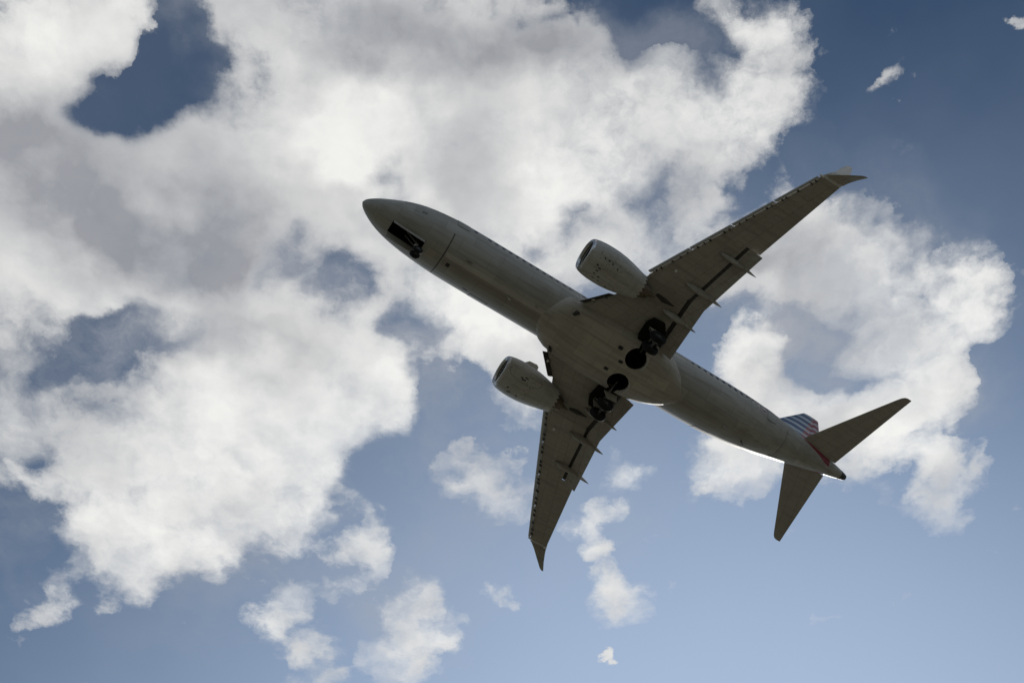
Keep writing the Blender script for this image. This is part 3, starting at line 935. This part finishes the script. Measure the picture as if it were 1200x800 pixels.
    # squash the underside a little, as the intake is flatter below
    for v in eng.data.vertices:
        if v.co.z < ZB + ez - .6: v.co.z += (ZB + ez - .6 - v.co.z) * .10
    lipv = lathe(C(13.1), (-1, 0, -.012), [(.17, .874), (.05, .92), (.008, .952), (-.008, .985), (.012, 1.025), (.075, 1.072), (.17, 1.117)], 56)
    lp = obj('inlet_lip', *lipv, M_LIP, eng)
    for v in lp.data.vertices:
        if v.co.z < ZB + ez - .6: v.co.z += (ZB + ez - .6 - v.co.z) * .10
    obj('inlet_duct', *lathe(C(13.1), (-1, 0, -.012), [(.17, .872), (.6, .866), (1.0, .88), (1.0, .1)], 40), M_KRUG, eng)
    # fan
    parts = []
    for k in range(18):
        t = k * 2 * math.pi / 18
        ring = []
        for r, tw, cw in ((.26, .25, .10), (.55, .6, .15), (.855, .95, .19)):
            e_r = Vector((0, math.cos(t), math.sin(t))); e_t = Vector((0, -math.sin(t), math.cos(t)))
            d = (e_t * math.cos(.9 - tw * .3) + Vector((-1, 0, 0)) * math.sin(.9 - tw * .3)) * cw
            n_ = d.normalized().cross(e_r) * .012
            p = C(13.95) + e_r * r
            ring.append([p - d + n_, p + d + n_, p + d - n_, p - d - n_])
        parts.append(loft(ring))
    obj('fan', *join(*parts), M_STEEL, eng, smooth=False)
    obj('spinner', *lathe(C(13.55), (-1, 0, 0), [(0, .0), (.05, .06), (.2, .16), (.38, .24), (.45, .26)], 24), M_BLACK, eng)
    # chevron-edged fan nozzle, core and plug
    n_ = 72; rings = []
    for h, r in ((3.60, .925), (3.85, .865), (4.02, .83), (4.02, .815), (3.85, .845), (3.60, .90)):
        ring = []
        for t in range(n_):
            a = 2 * math.pi * t / n_; saw = abs((t / 4.) % 1 - .5) * 2
            hh = h + (.16 * saw if h > 3.95 else 0)
            ring.append(C(13.1 + hh) + Vector((0, r * math.cos(a), r * math.sin(a) - .012 * hh)))
        rings.append(ring)
    obj('fan_nozzle', *loft(rings, False, False), M_NAC, eng)
    obj('core_nozzle', *lathe(C(13.1), (-1, 0, -.02), [(3.2, .62), (3.8, .60), (4.3, .52), (4.72, .42), (4.70, .39), (4.2, .44)], 36), M_EXH, eng)
    obj('exhaust_plug', *lathe(C(13.1), (-1, 0, -.03), [(4.1, .30), (4.6, .24), (5.0, .13), (5.3, .03), (5.33, 0)], 24), M_EXH, eng)
    obj('bypass_baffle', *lathe(C(13.1), (-1, 0, 0), [(3.0, .93), (3.0, .5)], 36), M_DARK, eng)
    # pylon
    rings = []
    for x, w, zb, ztp in ((14.5, .05, ez + 1.05, ez + 1.22), (15.2, .2, ez + .95, ez + 1.40), (16.2, .26, ez + .8, ez + 1.45), (17.2, .27, ez + .45, -.75), (18.2, .24, ez + .35, -.85), (19.2, .15, -1.05, -.9), (19.9, .03, -1.0, -.92)):
        rings.append([L(x, ey + w, ztp), L(x, ey + w, zb + .05), L(x, ey, zb), L(x, ey - w, zb + .05), L(x, ey - w, ztp), L(x, ey, ztp + .03)])
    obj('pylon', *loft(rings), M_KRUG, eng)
    # vortex strake on the inboard shoulder
    a = RAD(52); rad = Vector((0, -s * math.sin(a), math.cos(a)))
    pts = [C(14.25) + rad * 1.18, C(14.6) + rad * 1.50, C(15.15) + rad * 1.54, C(15.32) + rad * 1.44, C(15.35) + rad * 1.18]
    nrm = Vector((0, s * math.cos(a), math.sin(a))) * .03
    obj('strake', *prism(pts, nrm), M_NAC, eng, smooth=False)
    # small vents and latches under the cowl
    rr = random.Random(3 + s)
    for k in range(15):
        x = rr.uniform(13.75, 15.4); a = rr.uniform(-.75, .75)
        rad = Vector((0, math.sin(a), -math.cos(a))); tn = Vector((0, math.cos(a), math.sin(a)))
        R = 1.0 * pchip([13.1, 13.6, 14.0, 14.5, 15.0, 15.6], [.98, 1.19, 1.235, 1.25, 1.235, 1.16])(x)
        p = C(x) + rad * R
        if p.z < ZB + ez - .6: p.z += (ZB + ez - .6 - p.z) * .10
        lx, ly = rr.choice(((.07, .05), (.10, .035), (.05, .05)))
        fx = Vector((1, 0, 0))
        q = [p + fx * lx + tn * ly - rad * .03, p - fx * lx + tn * ly - rad * .03, p - fx * lx - tn * ly - rad * .03, p + fx * lx - tn * ly - rad * .03]
        obj('cowl_vent', *prism(q, rad * .042), M_BLACK, eng, smooth=False)

    # ---- tailplane
    def sle(y): return 33.66 + (y - .5) * .648
    def ste(y): return 37.05 + (y - .5) * .228
    def sz(y): return 1.12 + .11 * (y - .5)
    st = obj('tailplane', *loft([foil(s * y, sle(y), sle(y) + (ste(y) - sle(y)) * 1.0, sz(y), .10, blunt=sle(y) + (ste(y) - sle(y)) * .74) for y in (.35, .8, 1.5, 3, 5, 6.62)]
                            ), M_STAB, air)
    tipy = [(6.6, 0, 0), (6.9, .02, 0), (7.06, .10, .0), (7.12, .25, .02)]
    obj('tailplane_tip', *loft([foil(s * y, sle(y) + a_, ste(y) - b_, sz(y), .09) for y, a_, b_ in tipy]), M_STAB, st)
    obj('elevator', *loft([foil(s * y, sle(y) + (ste(y) - sle(y)) * .71, ste(y), sz(y) + .012, .13) for y in (.62, 1.5, 3, 5, 6.61)]), M_STAB, st)

    # ---- main landing gear
    gy = s * 2.86
    gear = obj('main_landing_gear', *join(tube(L(19.55, s * 3.0, -1.2), L(19.62, gy, -2.35), .15, .14), tube(L(19.62, gy, -2.3), L(19.62, gy, -3.03), .10, .10),
               tube(L(19.62, gy - .58, -3.03), L(19.62, gy + .58, -3.03), .085)), M_STEEL, air)
    obj('side_brace', *join(tube(L(19.62, gy - s * .1, -2.2), L(19.75, s * 1.75, -1.75), .07), tube(L(19.75, s * 1.75, -1.75), L(19.85, s * 1.3, -1.5), .06)), M_STEEL, gear)
    obj('torque_link', *join(tube(L(19.75, gy, -2.3), L(20.1, gy, -2.62), .045), tube(L(20.1, gy, -2.62), L(19.72, gy, -2.98), .045)), M_STEEL, gear)
    obj('drag_strut', *tube(L(19.6, gy, -2.1), L(18.9, s * 3.2, -1.2), .05), M_STEEL, gear)
    pts = [L(19.15, gy + s * .22, -1.25), L(20.05, gy + s * .22, -1.25), L(19.98, gy + s * .36, -2.45), L(19.3, gy + s * .36, -2.45)]
    obj('gear_door', *prism(pts, (0, s * .03, 0)), M_BELLY, gear, smooth=False)
    pts = [L(19.3, s * 2.05, -2.0), L(20.25, s * 1.95, -2.05), L(20.3, s * 2.15, -2.55), L(19.6, s * 2.2, -2.6)]
    obj('inner_gear_door', *prism(pts, (0, s * .03, 0)), M_FLAP, gear, smooth=False)
    for k in (-1, 1):
        c = L(19.62, gy + k * .43, -3.03)
        wh = obj('wheel', *lathe(c, (0, 1, 0), [(-.10, .30), (-.16, .33), (-.185, .42), (-.17, .51), (-.11, .56), (0, .572), (.11, .56), (.17, .51), (.185, .42), (.16, .33), (.10, .30)], 40), M_RUB, gear)
        obj('wheel_hub', *lathe(c, (0, 1, 0), [(-.09, .0), (-.11, .12), (-.08, .2), (-.12, .30), (.12, .30), (.08, .2), (.11, .12), (.09, 0)], 28), M_HUB, wh)
    # black block under the wing root, standing for the shaded leg bay
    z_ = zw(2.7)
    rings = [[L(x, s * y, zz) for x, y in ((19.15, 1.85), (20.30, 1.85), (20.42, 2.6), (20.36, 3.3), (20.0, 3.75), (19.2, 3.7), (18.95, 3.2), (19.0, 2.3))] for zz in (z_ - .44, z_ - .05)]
    obj('leg_bay_shade', *loft(rings), M_DARK, wing, smooth=False)

# ---- tail fin with rudder
def fle(z): return 31.1 + (z - 2.) * .855
def fte(z): return 36.57 + (z - 1.8) * .222
def fring(z, xa, xb, t):
    ch = xb - xa
    return [L(xa + u * ch, h * t, z) for u, h in ((0, 0), (.04, .5), (.15, .85), (.4, 1), (.75, .6), (1, .05), (1, -.05), (.75, -.6), (.4, -1), (.15, -.85), (.04, -.5))]
fin = obj('tail_fin', *loft([fring(z, fle(z) , fle(z) + (fte(z) - fle(z)) * .76, .05 * (fte(z) - fle(z)) * .9) for z in (1.5, 2.5, 4, 6, 7.8, 8.45)]), M_FIN, air)
fin['label'] = 'tail fin with slanting blue and red stripes'
obj('rudder', *loft([fring(z, fle(z) + (fte(z) - fle(z)) * .725, fte(z), .035 * (fte(z) - fle(z))) for z in (2.0, 4, 6, 7.8, 8.42)]), M_FIN, fin)
obj('fin_cap', *loft([fring(8.452, fle(8.45), fte(8.4), .06), fring(8.53, fle(8.45) + .14, fte(8.4) - .02, .05), fring(8.56, fle(8.45) + .3, fte(8.4) - .06, .02)]), M_STEEL, fin)
obj('dorsal_fin', *loft([fring(1.9, 26.6, 31.4, .12), fring(2.25, 29.0, 31.55, .10), fring(2.75, 31.0, 31.85, .06)]), M_FUS, fin)

# ---- nose landing gear
ng = obj('nose_landing_gear', *join(tube(L(4.0, 0, -1.2), L(4.12, 0, -2.55), .085), tube(L(4.12, 0, -2.5), L(4.16, 0, -3.12), .055), tube(L(4.16, -.3, -3.12), L(4.16, .3, -3.12), .05)), M_STEEL, air)
obj('drag_brace', *join(tube(L(4.1, .12, -2.3), L(3.2, .14, -1.4), .04), tube(L(4.1, -.12, -2.3), L(3.2, -.14, -1.4), .04)), M_STEEL, ng)
obj('torque_link', *join(tube(L(4.2, 0, -2.5), L(4.5, 0, -2.75), .03), tube(L(4.5, 0, -2.75), L(4.24, 0, -3.05), .03)), M_STEEL, ng)
obj('taxi_light', *lathe(L(4.0, 0, -2.3), (1, 0, -.3), [(-.1, .1), (.06, .1), (.08, .06), (.09, 0)], 14, True), M_LAMP, ng)
for k in (-1, 1):
    c = L(4.16, k * .2, -3.12)
    wh = obj('wheel', *lathe(c, (0, 1, 0), [(-.06, .18), (-.10, .2), (-.105, .26), (-.09, .31), (0, .345), (.09, .31), (.105, .26), (.10, .2), (.06, .18)], 32), M_RUB, ng)
    obj('wheel_hub', *lathe(c, (0, 1, 0), [(-.06, 0), (-.07, .18), (.07, .18), (.06, 0)], 20), M_HUB, wh)
    xx = (2.16, 2.9, 3.6, 4.36)
    rings = [[L(x, k * .405, fB(x) + .06), L(x, k * .435, fB(x) + .06), L(x, k * (.435 + .10), fB(x) - .46), L(x, k * (.405 + .10), fB(x) - .46)] for x in xx]
    obj('gear_door', *loft(rings), M_FUS, ng, smooth=False)
